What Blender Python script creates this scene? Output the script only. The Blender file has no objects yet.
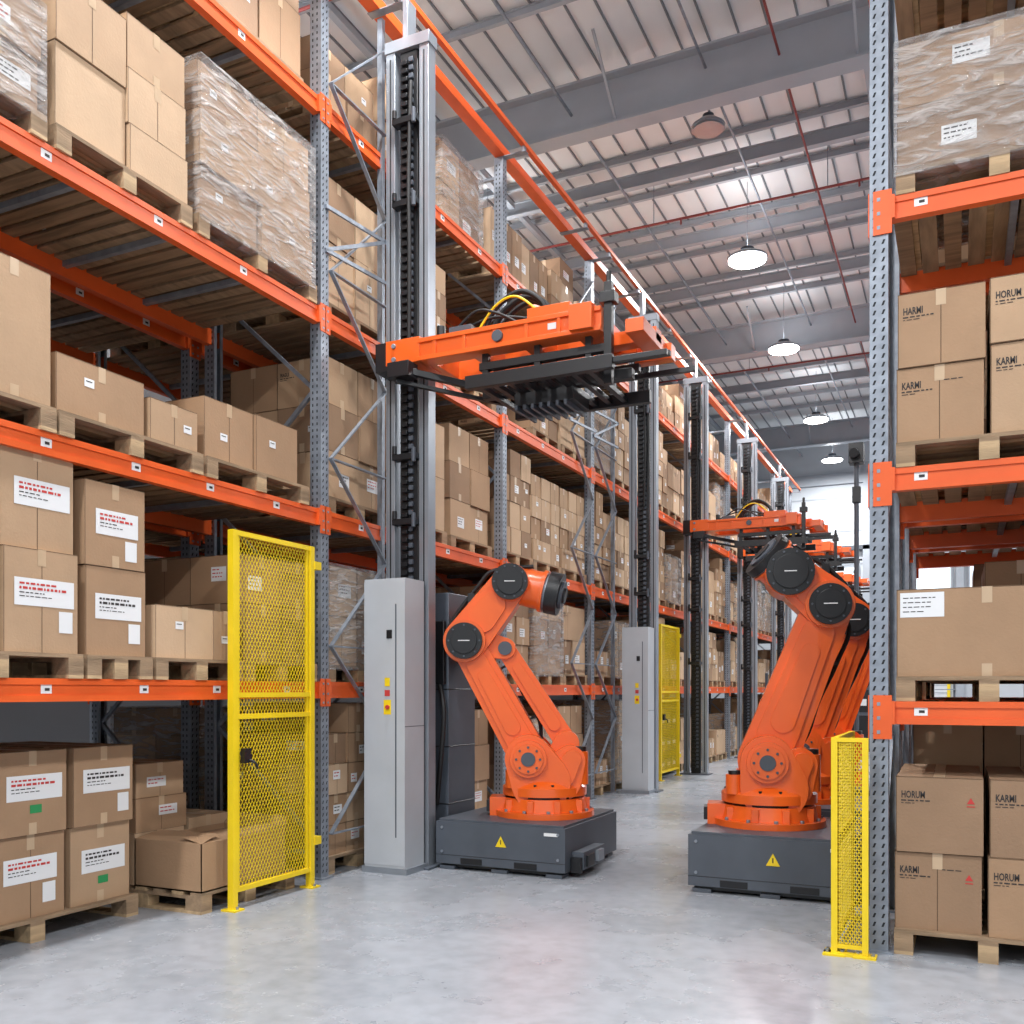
import bpy, bmesh, math, random
from mathutils import Vector, Matrix
random.seed(7)
scene = bpy.context.scene
scene.view_settings.view_transform = 'Standard'
scene.view_settings.look = 'None'
scene.view_settings.exposure = 0.0

def lin(c):
    return tuple(((x/255)/12.92 if x/255 <= 0.04045 else ((x/255+0.055)/1.055)**2.4) for x in c)

# ---------------------------------------------------------------- materials
def mat(name, rgb, rough=0.5, metal=0.0, var=0.0, scale=6.0, bump=0.0, bscale=40.0, emit=None, stretch=None, coat=0.0, spec=0.5, rgb2=None):
    m = bpy.data.materials.new(name); m.use_nodes = True
    nt = m.node_tree; b = nt.nodes['Principled BSDF']
    c = lin(rgb)
    b.inputs['Base Color'].default_value = (*c, 1)
    b.inputs['Roughness'].default_value = rough
    b.inputs['Metallic'].default_value = metal
    b.inputs['Coat Weight'].default_value = coat
    b.inputs['Specular IOR Level'].default_value = spec
    tc = nt.nodes.new('ShaderNodeTexCoord'); mp = nt.nodes.new('ShaderNodeMapping')
    nt.links.new(tc.outputs['Object'], mp.inputs['Vector'])
    if stretch: mp.inputs['Scale'].default_value = stretch
    if var > 0 or rgb2:
        n = nt.nodes.new('ShaderNodeTexNoise'); n.inputs['Scale'].default_value = scale; n.inputs['Detail'].default_value = 5
        nt.links.new(mp.outputs['Vector'], n.inputs['Vector'])
        r = nt.nodes.new('ShaderNodeValToRGB')
        c2 = lin(rgb2) if rgb2 else tuple(min(1, x*(1+var)) for x in c)
        c1 = tuple(x*(1-var) for x in c)
        r.color_ramp.elements[0].color = (*c1, 1); r.color_ramp.elements[1].color = (*c2, 1)
        r.color_ramp.elements[0].position = 0.3; r.color_ramp.elements[1].position = 0.7
        nt.links.new(n.outputs['Fac'], r.inputs['Fac']); nt.links.new(r.outputs['Color'], b.inputs['Base Color'])
    if bump > 0:
        n2 = nt.nodes.new('ShaderNodeTexNoise'); n2.inputs['Scale'].default_value = bscale; n2.inputs['Detail'].default_value = 4
        nt.links.new(mp.outputs['Vector'], n2.inputs['Vector'])
        bp = nt.nodes.new('ShaderNodeBump'); bp.inputs['Strength'].default_value = bump; bp.inputs['Distance'].default_value = 0.02
        nt.links.new(n2.outputs['Fac'], bp.inputs['Height']); nt.links.new(bp.outputs['Normal'], b.inputs['Normal'])
    if emit:
        b.inputs['Emission Color'].default_value = (*lin(rgb), 1); b.inputs['Emission Strength'].default_value = emit
    return m

M = {}
M['orange'] = mat('rack_orange_paint', (222, 92, 36), 0.4, 0, 0.08, 4)
M['rorange'] = mat('robot_orange_paint', (234, 99, 30), 0.3, 0, 0.05, 3, coat=0.3)
M['galv'] = mat('galvanised_steel', (140, 147, 157), 0.42, 0.45, 0.18, 14)
M['slot'] = mat('slot_dark', (34, 36, 40), 0.8)
M['alu'] = mat('aluminium', (150, 156, 164), 0.35, 0.5, 0.06, 5)
M['cab'] = mat('cabinet_grey', (176, 180, 185), 0.45, 0, 0.04, 3)
M['dgrey'] = mat('dark_grey_paint', (76, 82, 91), 0.45, 0, 0.08, 5)
M['black'] = mat('black_plastic', (24, 25, 28), 0.4)
M['rubber'] = mat('black_rubber', (18, 18, 20), 0.6)
M['yellow'] = mat('yellow_paint', (236, 204, 30), 0.4, 0, 0.05, 5)
M['card'] = [mat('cardboard_a', (178, 147, 116), 0.75, 0, 0.08, 3, 0.1, 60),
             mat('cardboard_b', (163, 131, 101), 0.78, 0, 0.08, 3, 0.1, 60),
             mat('cardboard_c', (192, 162, 131), 0.75, 0, 0.07, 3, 0.1, 60),
             mat('cardboard_d', (147, 118, 92), 0.8, 0, 0.08, 3, 0.1, 60)]
M['carddark'] = mat('cardboard_seam', (88, 67, 48), 0.85)
M['tape'] = mat('packing_tape', (190, 164, 134), 0.3, 0, 0.05, 8)
M['label'] = mat('label_paper', (226, 227, 228), 0.5)
M['ink'] = mat('ink_dark', (48, 44, 44), 0.7)
M['inkred'] = mat('ink_red', (190, 56, 52), 0.7)
M['inkblue'] = mat('ink_blue', (60, 90, 140), 0.7)
M['green'] = mat('green_sticker', (40, 140, 80), 0.6)
M['wood'] = mat('pallet_wood', (180, 153, 118), 0.8, 0, 0.3, 5, 0.2, 30, stretch=(4, 0.6, 4))
M['wood2'] = mat('pallet_wood_grey', (146, 122, 96), 0.85, 0, 0.3, 5, 0.2, 30, stretch=(4, 0.6, 4))
M['deck'] = mat('deck_board_wood', (136, 110, 84), 0.85, 0, 0.3, 4, 0.2, 30, stretch=(0.6, 5, 4))
M['roof'] = mat('roof_panel', (222, 224, 226), 0.6, 0, 0.05, 0.7)
M['roofrib'] = mat('roof_rib', (120, 124, 130), 0.6)
M['steel'] = mat('structural_steel', (162, 168, 176), 0.55, 0, 0.05, 2)
M['wall'] = mat('wall_panel', (190, 195, 201), 0.65, 0, 0.04, 1)
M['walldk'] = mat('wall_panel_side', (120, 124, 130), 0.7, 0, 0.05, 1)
M['redpipe'] = mat('sprinkler_pipe', (140, 60, 56), 0.5)
M['glass'] = mat('window_glow_glass', (225, 235, 245), 0.2, emit=0.8)
M['lamp'] = mat('lamp_lens', (255, 253, 248), 0.3, emit=18)
M['white'] = mat('white_plastic', (215, 218, 222), 0.4)

fm = bpy.data.materials.new('polished_concrete'); fm.use_nodes = True
nt = fm.node_tree; b = nt.nodes['Principled BSDF']
tc = nt.nodes.new('ShaderNodeTexCoord')
n1 = nt.nodes.new('ShaderNodeTexNoise'); n1.inputs['Scale'].default_value = 0.7; n1.inputs['Detail'].default_value = 8; n1.inputs['Roughness'].default_value = 0.65
n2 = nt.nodes.new('ShaderNodeTexNoise'); n2.inputs['Scale'].default_value = 9; n2.inputs['Detail'].default_value = 8
nt.links.new(tc.outputs['Object'], n1.inputs['Vector']); nt.links.new(tc.outputs['Object'], n2.inputs['Vector'])
r1 = nt.nodes.new('ShaderNodeValToRGB')
r1.color_ramp.elements[0].position = 0.3; r1.color_ramp.elements[0].color = (*lin((140, 145, 152)), 1)
r1.color_ramp.elements[1].position = 0.72; r1.color_ramp.elements[1].color = (*lin((166, 170, 177)), 1)
nt.links.new(n1.outputs['Fac'], r1.inputs['Fac'])
r2 = nt.nodes.new('ShaderNodeValToRGB')
r2.color_ramp.elements[0].position = 0.3; r2.color_ramp.elements[0].color = (0.82, 0.82, 0.82, 1)
r2.color_ramp.elements[1].position = 0.6; r2.color_ramp.elements[1].color = (1, 1, 1, 1)
nt.links.new(n2.outputs['Fac'], r2.inputs['Fac'])
mx = nt.nodes.new('ShaderNodeMix'); mx.data_type = 'RGBA'; mx.blend_type = 'MULTIPLY'; mx.inputs['Factor'].default_value = 1
nt.links.new(r1.outputs['Color'], mx.inputs['A']); nt.links.new(r2.outputs['Color'], mx.inputs['B'])
nt.links.new(mx.outputs['Result'], b.inputs['Base Color'])
mr = nt.nodes.new('ShaderNodeMapRange'); mr.inputs['To Min'].default_value = 0.17; mr.inputs['To Max'].default_value = 0.38
nt.links.new(n1.outputs['Fac'], mr.inputs['Value']); nt.links.new(mr.outputs['Result'], b.inputs['Roughness'])
M['floor'] = fm

wm = bpy.data.materials.new('stretch_wrap_film'); wm.use_nodes = True
nt = wm.node_tree; b = nt.nodes['Principled BSDF']
b.inputs['Base Color'].default_value = (0.6, 0.58, 0.57, 1); b.inputs['Roughness'].default_value = 0.12
tc = nt.nodes.new('ShaderNodeTexCoord'); mp = nt.nodes.new('ShaderNodeMapping'); mp.inputs['Scale'].default_value = (1.5, 1.5, 6)
nt.links.new(tc.outputs['Object'], mp.inputs['Vector'])
n1 = nt.nodes.new('ShaderNodeTexNoise'); n1.inputs['Scale'].default_value = 3; n1.inputs['Detail'].default_value = 7; n1.inputs['Distortion'].default_value = 1.2
nt.links.new(mp.outputs['Vector'], n1.inputs['Vector'])
bp = nt.nodes.new('ShaderNodeBump'); bp.inputs['Strength'].default_value = 1.0; bp.inputs['Distance'].default_value = 0.07
nt.links.new(n1.outputs['Fac'], bp.inputs['Height']); nt.links.new(bp.outputs['Normal'], b.inputs['Normal'])
mr = nt.nodes.new('ShaderNodeMapRange'); mr.inputs['From Min'].default_value = 0.42; mr.inputs['From Max'].default_value = 0.66
mr.inputs['To Min'].default_value = 0.18; mr.inputs['To Max'].default_value = 0.62
nt.links.new(n1.outputs['Fac'], mr.inputs['Value']); nt.links.new(mr.outputs['Result'], b.inputs['Alpha'])
M['wrap'] = wm

# ---------------------------------------------------------------- mesh builder
class MB:
    def __init__(s): s.v = []; s.f = []; s.m = []; s.mats = []
    def mi(s, m):
        if m not in s.mats: s.mats.append(m)
        return s.mats.index(m)
    def add(s, vs, fs, m, mx=None):
        o = len(s.v); k = s.mi(m)
        for p in vs:
            p = Vector(p)
            s.v.append(mx @ p if mx is not None else p)
        for f in fs: s.f.append([o+i for i in f]); s.m.append(k)
    def box(s, x0, x1, y0, y1, z0, z1, m, mx=None):
        s.add([(x0,y0,z0),(x1,y0,z0),(x1,y1,z0),(x0,y1,z0),(x0,y0,z1),(x1,y0,z1),(x1,y1,z1),(x0,y1,z1)],
              [(0,3,2,1),(4,5,6,7),(0,1,5,4),(1,2,6,5),(2,3,7,6),(3,0,4,7)], m, mx)
    def cb(s, c, sz, m, mx=None):
        s.box(c[0]-sz[0]/2, c[0]+sz[0]/2, c[1]-sz[1]/2, c[1]+sz[1]/2, c[2]-sz[2]/2, c[2]+sz[2]/2, m, mx)
    def cyl(s, p0, p1, r0, m, r1=None, n=28, mx=None):
        p0 = Vector(p0); p1 = Vector(p1); r1 = r0 if r1 is None else r1
        q = (p1-p0).to_track_quat('Z', 'Y')
        vs = []
        for p, r in ((p0, r0), (p1, r1)):
            for i in range(n):
                a = 2*math.pi*i/n
                vs.append(p + q @ Vector((r*math.cos(a), r*math.sin(a), 0)))
        fs = [(i, (i+1) % n, n+(i+1) % n, n+i) for i in range(n)]
        fs += [tuple(reversed(range(n))), tuple(range(n, 2*n))]
        s.add(vs, fs, m, mx)
    def bar(s, p0, p1, w, h, m, up=(0, 0, 1)):
        p0 = Vector(p0); p1 = Vector(p1); d = (p1-p0).normalized()
        u = Vector(up); sd = d.cross(u)
        if sd.length < 1e-4: sd = d.cross(Vector((1, 0, 0)))
        sd.normalize(); u = sd.cross(d)
        vs = []
        for p in (p0, p1):
            for a, c in ((-1,-1),(1,-1),(1,1),(-1,1)):
                vs.append(p + sd*a*w/2 + u*c*h/2)
        s.add(vs, [(3,2,1,0),(4,5,6,7),(0,1,5,4),(1,2,6,5),(2,3,7,6),(3,0,4,7)], m)
    def prism(s, pts, y0, y1, m):
        n = len(pts)
        vs = [(p[0], y0, p[1]) for p in pts] + [(p[0], y1, p[1]) for p in pts]
        fs = [(i, (i+1) % n, n+(i+1) % n, n+i) for i in range(n)] + [tuple(reversed(range(n))), tuple(range(n, 2*n))]
        s.add(vs, fs, m)
    def hull(s, A, ra, B, rb, y0, y1, m, n=16):
        ax, az = A; bx, bz = B; L = math.hypot(bx-ax, bz-az); th = math.atan2(bz-az, bx-ax)
        al = math.acos(max(-1, min(1, (ra-rb)/L)))
        pts = []
        for i in range(n+1):
            a = th+al+(2*math.pi-2*al)*i/n
            pts.append((ax+ra*math.cos(a), az+ra*math.sin(a)))
        for i in range(n+1):
            a = th-al+2*al*i/n
            pts.append((bx+rb*math.cos(a), bz+rb*math.sin(a)))
        s.prism(pts, y0, y1, m)
    def tube(s, pts, r, m, n=8, sub=8):
        P = [Vector(p) for p in pts]; Q = []
        for i in range(len(P)-1):
            a = P[max(i-1, 0)]; b_ = P[i]; c = P[i+1]; d = P[min(i+2, len(P)-1)]
            for k in range(sub):
                t = k/sub
                Q.append(0.5*((2*b_)+(c-a)*t+(2*a-5*b_+4*c-d)*t*t+(3*b_-a-3*c+d)*t**3))
        Q.append(P[-1])
        vs = []; fs = []
        for i, p in enumerate(Q):
            d = (Q[min(i+1, len(Q)-1)]-Q[max(i-1, 0)]).normalized()
            u = d.cross(Vector((0.13, 0.97, 0.2))).normalized(); w = d.cross(u)
            for k in range(n):
                a = 2*math.pi*k/n; vs.append(p+u*math.cos(a)*r+w*math.sin(a)*r)
        for i in range(len(Q)-1):
            for k in range(n):
                fs.append((i*n+k, i*n+(k+1) % n, (i+1)*n+(k+1) % n, (i+1)*n+k))
        fs += [tuple(range(n)), tuple(range((len(Q)-1)*n, len(Q)*n))]
        s.add(vs, fs, m)
    def mesh(s, name, smooth=True):
        me = bpy.data.meshes.new(name)
        me.from_pydata([tuple(p) for p in s.v], [], s.f)
        for m in s.mats: me.materials.append(m)
        me.polygons.foreach_set('material_index', s.m)
        bm = bmesh.new(); bm.from_mesh(me)
        bmesh.ops.recalc_face_normals(bm, faces=bm.faces)
        if smooth:
            for f in bm.faces: f.smooth = True
            for e in bm.edges:
                if len(e.link_faces) != 2 or e.calc_face_angle(3.14) > 0.6: e.smooth = False
        bm.to_mesh(me); bm.free()
        return me
    def obj(s, name, loc=(0, 0, 0), rot=0, parent=None, bevel=0, smooth=True):
        o = bpy.data.objects.new(name, s.mesh(name, smooth))
        scene.collection.objects.link(o)
        o.location = loc; o.rotation_euler = (0, 0, rot)
        if parent: o.parent = parent
        if bevel:
            bv = o.modifiers.new('bevel', 'BEVEL'); bv.width = bevel; bv.segments = 2; bv.limit_method = 'ANGLE'; bv.angle_limit = 0.7
        return o

def inst(me, name, loc, rot=0, parent=None):
    o = bpy.data.objects.new(name, me); scene.collection.objects.link(o)
    o.location = loc; o.rotation_euler = (0, 0, rot)
    if parent: o.parent = parent
    return o
def empty(name, loc=(0, 0, 0), rot=0):
    o = bpy.data.objects.new(name, None); scene.collection.objects.link(o); o.location = loc; o.rotation_euler = (0, 0, rot)
    o.empty_display_size = 0.2
    return o

_tc = {}
def textgeo(t):
    if t not in _tc:
        cu = bpy.data.curves.new('t', 'FONT'); cu.body = t; cu.size = 1; cu.resolution_u = 2; cu.offset = 0.02
        ob = bpy.data.objects.new('t', cu); scene.collection.objects.link(ob)
        dg = bpy.context.evaluated_depsgraph_get(); dg.update()
        me = bpy.data.meshes.new_from_object(ob.evaluated_get(dg))
        _tc[t] = ([tuple(v.co) for v in me.vertices], [tuple(p.vertices) for p in me.polygons])
        bpy.data.objects.remove(ob); bpy.data.curves.remove(cu); bpy.data.meshes.remove(me)
    return _tc[t]

# ---------------------------------------------------------------- cartons and pallets
def facemx(face, x, y, z):
    if face == '+x': return Matrix(((0,0,1,x),(1,0,0,y),(0,1,0,z),(0,0,0,1)))
    if face == '-y': return Matrix(((1,0,0,x),(0,0,-1,y),(0,1,0,z),(0,0,0,1)))
def rect(mb, mx, u0, u1, v0, v1, n, m):
    mb.add([(u0,v0,n),(u1,v0,n),(u1,v1,n),(u0,v1,n)], [(0,1,2,3)], m, mx)
def words(mb, mx, u0, u1, v, hgt, n, m, rnd):
    u = u0
    while u < u1-.012:
        l = rnd.uniform(.01, .035)
        rect(mb, mx, u, min(u+l, u1), v-hgt/2, v+hgt/2, n, m)
        u += l+.008
def carton(mb, x0, x1, y0, y1, z0, z1, rnd, style='auto', cm=None):
    cm = cm or rnd.choice(M['card'])
    mb.box(x0, x1, y0, y1, z0, z1, cm)
    cx, cy = (x0+x1)/2, (y0+y1)/2; h = z1-z0
    mb.add([(x0,cy-.03,z1+.0012),(x1,cy-.03,z1+.0012),(x1,cy+.03,z1+.0012),(x0,cy+.03,z1+.0012)], [(0,1,2,3)], M['tape'])
    for face, px, py, w in (('+x', x1, cy, y1-y0), ('-y', cx, y0, x1-x0)):
        mx = facemx(face, px, py, z0)
        r_ = rnd.random()
        if r_ < .4:
            rect(mb, mx, -.026, .026, h-min(.09, h*.3), h, .0012, M['tape'])
            rect(mb, mx, -.026, .026, 0, min(.07, h*.25), .0012, M['tape'])
        elif r_ < .75:
            rect(mb, mx, -.002, .002, 0, h, .001, M['carddark'])
            rect(mb, mx, -.026, .026, h-min(.09, h*.3), h, .0012, M['tape'])
        rect(mb, mx, -w/2, w/2, h-.004, h-.001, .001, M['carddark'])
        rect(mb, mx, -w/2+.001, -w/2+.004, 0, h, .001, M['carddark'])
        st = style
        if st == 'auto': st = rnd.choice(['none', 'none', 'small', 'label', 'label', 'print', 'none'])
        if st == 'mix': st = rnd.choice(['none', 'small', 'label', 'text'])
        if st == 'bigl' and face == '+x':
            u0, u1 = -w*rnd.uniform(.3, .4), w*rnd.uniform(.38, .45); v0 = h*rnd.uniform(.36, .46); v1 = v0+min(.15, h*.3)
            rect(mb, mx, u0, u1, v0, v1, .0022, M['label'])
            ink = rnd.choice([M['inkred'], M['ink'], M['inkred'], M['ink']])
            words(mb, mx, u0+.03, u0+(u1-u0)*.72, v1-.03, .011, .0034, ink, rnd)
            words(mb, mx, u0+.03, u0+(u1-u0)*.86, v1-.055, .014, .0034, ink, rnd)
            words(mb, mx, u0+.03, u0+(u1-u0)*.5, v1-.08, .006, .0034, M['ink'], rnd)
            words(mb, mx, u0+.03, u0+(u1-u0)*.62, v1-.1, .005, .0034, M['ink'], rnd)
            if rnd.random() < .4: rect(mb, mx, u1-.1, u1-.01, v0-.14, v0-.02, .0022, M['label'])
            elif rnd.random() < .3: rect(mb, mx, -.02, .06, v0-.08, v0-.03, .0022, M['green'])
        elif st == 'label':
            lw = min(.2, w*.4)*rnd.uniform(.7, 1.1); u0 = rnd.uniform(-w*.42, w*.45-lw); v0 = h*rnd.uniform(.25, .5)
            lh = min(.11, h*.3)
            rect(mb, mx, u0, u0+lw, v0, v0+lh, .0022, M['label'])
            ik = M['ink'] if rnd.random() < .6 else M['inkred']
            for r in range(3):
                if v0+lh-.02-r*.026 > v0+.01: words(mb, mx, u0+.012, u0+lw*rnd.uniform(.5, .92), v0+lh-.02-r*.026, .008, .0034, ik, rnd)
        elif st == 'small':
            u0 = rnd.uniform(-w*.4, w*.2); v0 = h*rnd.uniform(.3, .6)
            rect(mb, mx, u0, u0+.07, v0, v0+.05, .0022, M['label'])
            rect(mb, mx, u0+.01, u0+.055, v0+.03, v0+.036, .0034, M['ink'])
        elif st == 'tl':
            if face == '+x':
                rect(mb, mx, -w*.48, -w*.48+.23, h-.16, h-.02, .0022, M['label'])
                for r in range(4): words(mb, mx, -w*.48+.015, -w*.48+.2-.02*r, h-.05-r*.026, .005, .0034, M['ink'], rnd)
        elif st in ('print', 'text', 'textr'):
            wd = 'FRAGILE' if st == 'print' else rnd.choice(['KARMI', 'HARMI', 'KARMI', 'HORUM'])
            vs, fs = textgeo(wd)
            sc = .042 if st == 'print' else .056
            if w > .3:
                mm = mx @ Matrix.Translation((-w*.44, h-.12 if h > .3 else h-.08, .0022)) @ Matrix.Diagonal((sc*.62, sc, 1, 1))
                mb.add(vs, fs, M['ink'], mm)
                words(mb, mx, -w*.44, -w*.44+.16, h-.135, .007, .0022, M['ink'], rnd)
                words(mb, mx, -w*.44, -w*.44+.09, h-.15, .004, .0022, M['ink'], rnd)
                if rnd.random() < .5: words(mb, mx, w*.05, w*.05+.11, h-.09, .005, .0022, M['ink'], rnd)
                if st == 'textr':
                    u = w*.36; v = h-.13
                    mb.add([(u-.02,v-.012,.0022),(u+.02,v-.012,.0022),(u,v+.022,.0022)], [(0,1,2)], M['inkred'], mx)
                    rect(mb, mx, u-.02, u+.02, v-.03, v-.024, .0022, M['inkred'])

def pallet(mb, sx, sy, cx=0, cy=0, z=0):
    w = M['wood']; w2 = M['wood2']
    n = 7
    for i in range(n):
        x = cx-sx/2+.05+(sx-.1)*i/(n-1)
        mb.box(x-.048, x+.048, cy-sy/2, cy+sy/2, z+.118, z+.14, w if i % 2 else w2)
    for j in (-1, 0, 1):
        y = cy+j*(sy/2-.05)
        mb.box(cx-sx/2, cx+sx/2, y-.05, y+.05, z+.098, z+.118, w2)
        for i in (-1, 0, 1):
            x = cx+i*(sx/2-.07)
            mb.box(x-.07, x+.07, y-.05, y+.05, z+.02, z+.098, w if (i+j) % 2 else w2)
        mb.box(cx-sx/2, cx+sx/2, y-.05, y+.05, z, z+.02, w)

def stack(name, sx, sy, cols, rnd, wrap=False, psy=None, setback=0.0, depth_n=2, style='auto', pal=True, cms=None):
    mb = MB(); psy = psy or sy
    if pal: pallet(mb, sx, psy)
    zt = 0
    for (y0, y1, hs) in cols:
        z = .141 if pal else 0.001
        for h in hs:
            sb = rnd.uniform(0, .035)
            xa, xb = -sx/2+.02, sx/2-.015-sb-setback
            e = (xb-xa)/depth_n
            for k in range(depth_n):
                j = rnd.uniform(-.008, .008)
                carton(mb, xa+e*k+.003, xa+e*(k+1)-.003, y0+.006+j, y1-.006+j, z, z+h-.003, rnd, style=style, cm=(rnd.choice(cms) if cms else None))
            z += h
        zt = max(zt, z)
    if wrap:
        y0 = min(c[0] for c in cols)-.012; y1 = max(c[1] for c in cols)+.012
        mb.box(-sx/2, sx/2+.008-setback, y0, y1, .10, zt+.008, M['wrap'])
    return mb
def stackmesh(name, *a, **k): return stack(name, *a, **k).mesh(name, smooth=False)

rv = random.Random(3)
def rndcols(sy, total, rnd):
    n = rnd.choice([2, 2, 3, 1, 2])
    ys = [-sy/2+sy*i/n for i in range(n+1)]
    if n == 2 and rnd.random() < .4: ys[1] += rnd.uniform(-.09, .09)
    cols = []
    same = rnd.random() < .4
    nr = max(1, round(total/rnd.choice([.24, .3, .36, .44])))
    for i in range(n):
        k = nr if same else max(1, nr-rnd.choice([0, 0, 1]))
        cols.append((ys[i], ys[i+1], [total/nr]*k))
    return cols
VAR = []
for i, (tot, wr) in enumerate([(1.05, False), (1.0, True), (.8, False), (.55, False), (.95, False), (1.2, True), (.7, False), (.9, False), (1.05, False), (.45, False), (.82, True), (1.0, False), (.84, False), (.62, False), (1.25, False), (1.15, False), (.98, False), (1.2, False)]):
    VAR.append((tot, stackmesh('carton_pallet_mesh_%d' % i, 1.08, .93, rndcols(.9, tot, rv), rv, wrap=wr)))

# ---------------------------------------------------------------- racks
XF = -4.62; XR = -5.72
LV = [1.5, 2.87, 4.47, 6.13]
BH = .13
def post_mesh(h, name):
    mb = MB()
    mb.box(.035, .05, -.05, .05, 0, h, M['galv'])
    mb.box(-.05, .035, -.05, -.044, 0, h, M['galv'])
    mb.box(-.05, .035, .044, .05, 0, h, M['galv'])
    mb.box(-.056, -.05, -.05, -.02, 0, h, M['galv'])
    mb.box(-.056, -.05, .02, .05, 0, h, M['galv'])
    mb.box(-.09, .08, -.08, .08, 0, .012, M['galv'])
    z = .06
    while z < h-.05:
        for yy in (-.024, .024):
            d = .005
            mb.add([(.0508,yy-.006-d,z-.013),(.0508,yy+.006-d,z-.013),(.0508,yy+.006+d,z+.013),(.0508,yy-.006+d,z+.013)], [(0,1,2,3)], M['slot'])
        for sgn in (-1, 1):
            for xx in (-.03, .012):
                mb.add([(xx-.006,sgn*.0508,z-.011),(xx+.006,sgn*.0508,z-.011),(xx+.006,sgn*.0508,z+.011),(xx-.006,sgn*.0508,z+.011)], [(0,1,2,3)], M['slot'])
        z += .05
    return mb.mesh(name, smooth=False)
PM = post_mesh(7.4, 'upright_post_mesh')

def frame_brace(mb, xa, xb, y, h):
    z = .3; up = True
    mb.bar((xa, y, .2), (xb, y, .2), .03, .03, M['galv'])
    while z+.9 < h:
        a, c = (xa, xb) if up else (xb, xa)
        mb.bar((a, y, z), (c, y, z+.9), .03, .03, M['galv'])
        z += .9; up = not up
    mb.bar((xa, y, h-.2), (xb, y, h-.2), .03, .03, M['galv'])

def sticker(mb, x, y, z, ax):
    if ax == 'x':
        mb.box(x, x+.0015, y-.035, y+.035, z-.025, z+.025, M['label']); mb.box(x+.0015, x+.0025, y-.01, y+.02, z-.010, z+.006, M['ink'])
    else:
        mb.box(x-.035, x+.035, y-.0015, y, z-.025, z+.025, M['label']); mb.box(x-.01, x+.02, y-.0025, y-.0015, z-.010, z+.006, M['ink'])

YS = [0.2, 3.2, 6.2, 9.5, 12.3, 15.3, 18.1, 20.9, 23.7, 26.5, 29.3]
def long_rack(name, xf, xr, ys, levels):
    root = empty(name)
    mbb = MB(); mbr = MB()
    for y in ys:
        inst(PM, 'upright', (xf, y, 0), 0, root); inst(PM, 'upright_rear', (xr, y, 0), math.pi, root)
        frame_brace(mbr, xf-.05, xr+.05, y, 7.4)
    for i in range(len(ys)-1):
        y0, y1 = ys[i]+.052, ys[i+1]-.052
        for z in levels:
            for x, s in ((xf, 1), (xr, -1)):
                mbb.box(x-.025, x+.025, y0, y1, z-BH/2, z+BH/2, M['orange'])
                mbb.box(x+.025*s if s > 0 else x-.034, x+.034 if s > 0 else x-.025, y0, y1, z-BH/2, z-BH/2+.035, M['orange'])
                mbb.box(x+.025*s if s > 0 else x-.034, x+.034 if s > 0 else x-.025, y0, y1, z+BH/2-.035, z+BH/2, M['orange'])
                for yy in (ys[i]+.03, ys[i+1]-.03):
                    xa, xb = (x+.0515, x+.058) if s > 0 else (x-.058, x-.0515)
                    mbb.box(xa, xb, yy-.035, yy+.035, z-.13, z+.09, M['orange'])
                    for q in (-.1, -.03, .05):
                        mbb.box(xa+.001*s, xb+.003*s, yy-.01, yy+.01, z+q-.008, z+q+.008, M['galv'])
                for yy in (y0+.01, y1-.01):
                    mbb.box(x-.026, x+.057 if s > 0 else x+.026, yy-.02, yy+.02, z-BH/2-.001, z+BH/2+.001, M['orange'])
            for q in range(1, 4):
                yy = y0+(y1-y0)*q/4
                mbr.box(xr+.026, xf-.026, yy-.02, yy+.02, z+BH/2-.065, z+BH/2-.026, M['galv'])
            yy = y0+.06
            while yy < y1-.04:
                mbr.box(xr+.026, xf-.026, yy-.048, yy+.048, z+BH/2-.025, z+BH/2-.003, M['deck'] if random.random() < .6 else M['wood2']); yy += .135
            yy = y0+.35+.07*(i % 3)
            while yy < y1-.2:
                sticker(mbb, xf+.0252, yy, z+.005, 'x'); yy += .62+.2*random.random()
    mbb.obj('beams', parent=root, smooth=False); mbr.obj('frame_bracing', parent=root, smooth=False)
    return root
rackL = long_rack('pallet_rack', XF, XR, YS, LV)
rackL2 = long_rack('pallet_rack', -5.98, -7.08, YS[:8], LV)
# lattice bracing frames between the uprights and the gantry masts belong to the rack
def lattice(y0, y1, h):
    mb = MB()
    w = .045
    mb.box(XF-.0, XF+.05, y1-w/2, y1+w/2, 0, h, M['galv'])
    z = .35; up = True
    while z+.75 < h:
        a, c = (y0+.05, y1) if up else (y1, y0+.05)
        mb.bar((XF+.07, a, z), (XF+.07, c, z+.75), .012, .035, M['galv'], up=(1, 0, 0))
        if int(z*10) % 3 == 0: mb.bar((XF+.07, y0+.05, z), (XF+.07, y1, z), .035, .012, M['galv'])
        z += .75; up = not up
    mb.box(XF-.06, XF+.09, y1-.07, y1+.07, 0, .012, M['galv'])
    for z in (5.0, 5.35):
        mb.bar((XF+.06, y0, z), (-4.47, y1-.12, z), .02, .03, M['galv'])
    mb.bar((XF+.06, y0, 5.0), (-4.47, y1-.12, 5.35), .02, .03, M['galv'])
    return mb
for a_, b_ in ((6.2, 7.05), (12.3, 13.2), (11.4, 12.25)):
    lattice(a_, b_, 7.38).obj('lattice_bracing', parent=rackL, smooth=False)
mb = MB()
mb.box(XF-.05, XF+.05, 0.2, 29.4, 7.41, 7.53, M['orange'])
mb.box(XF+.05, XF+.07, 0.2, 29.4, 7.41, 7.43, M['orange'])
mb.box(-4.36, -4.31, 0.2, 29.4, 7.47, 7.52, M['orange'])
for y in YS+[7.0, 11.4, 13.6, 16.6, 21.0]:
    mb.box(XF-.06, -4.30, y-.04, y+.04, 7.401, 7.41, M['galv'])
    mb.box(-4.35, -4.32, y-.03, y+.03, 7.41, 7.47, M['galv'])
mb.obj('gantry_guide_rail', smooth=False)

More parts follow.
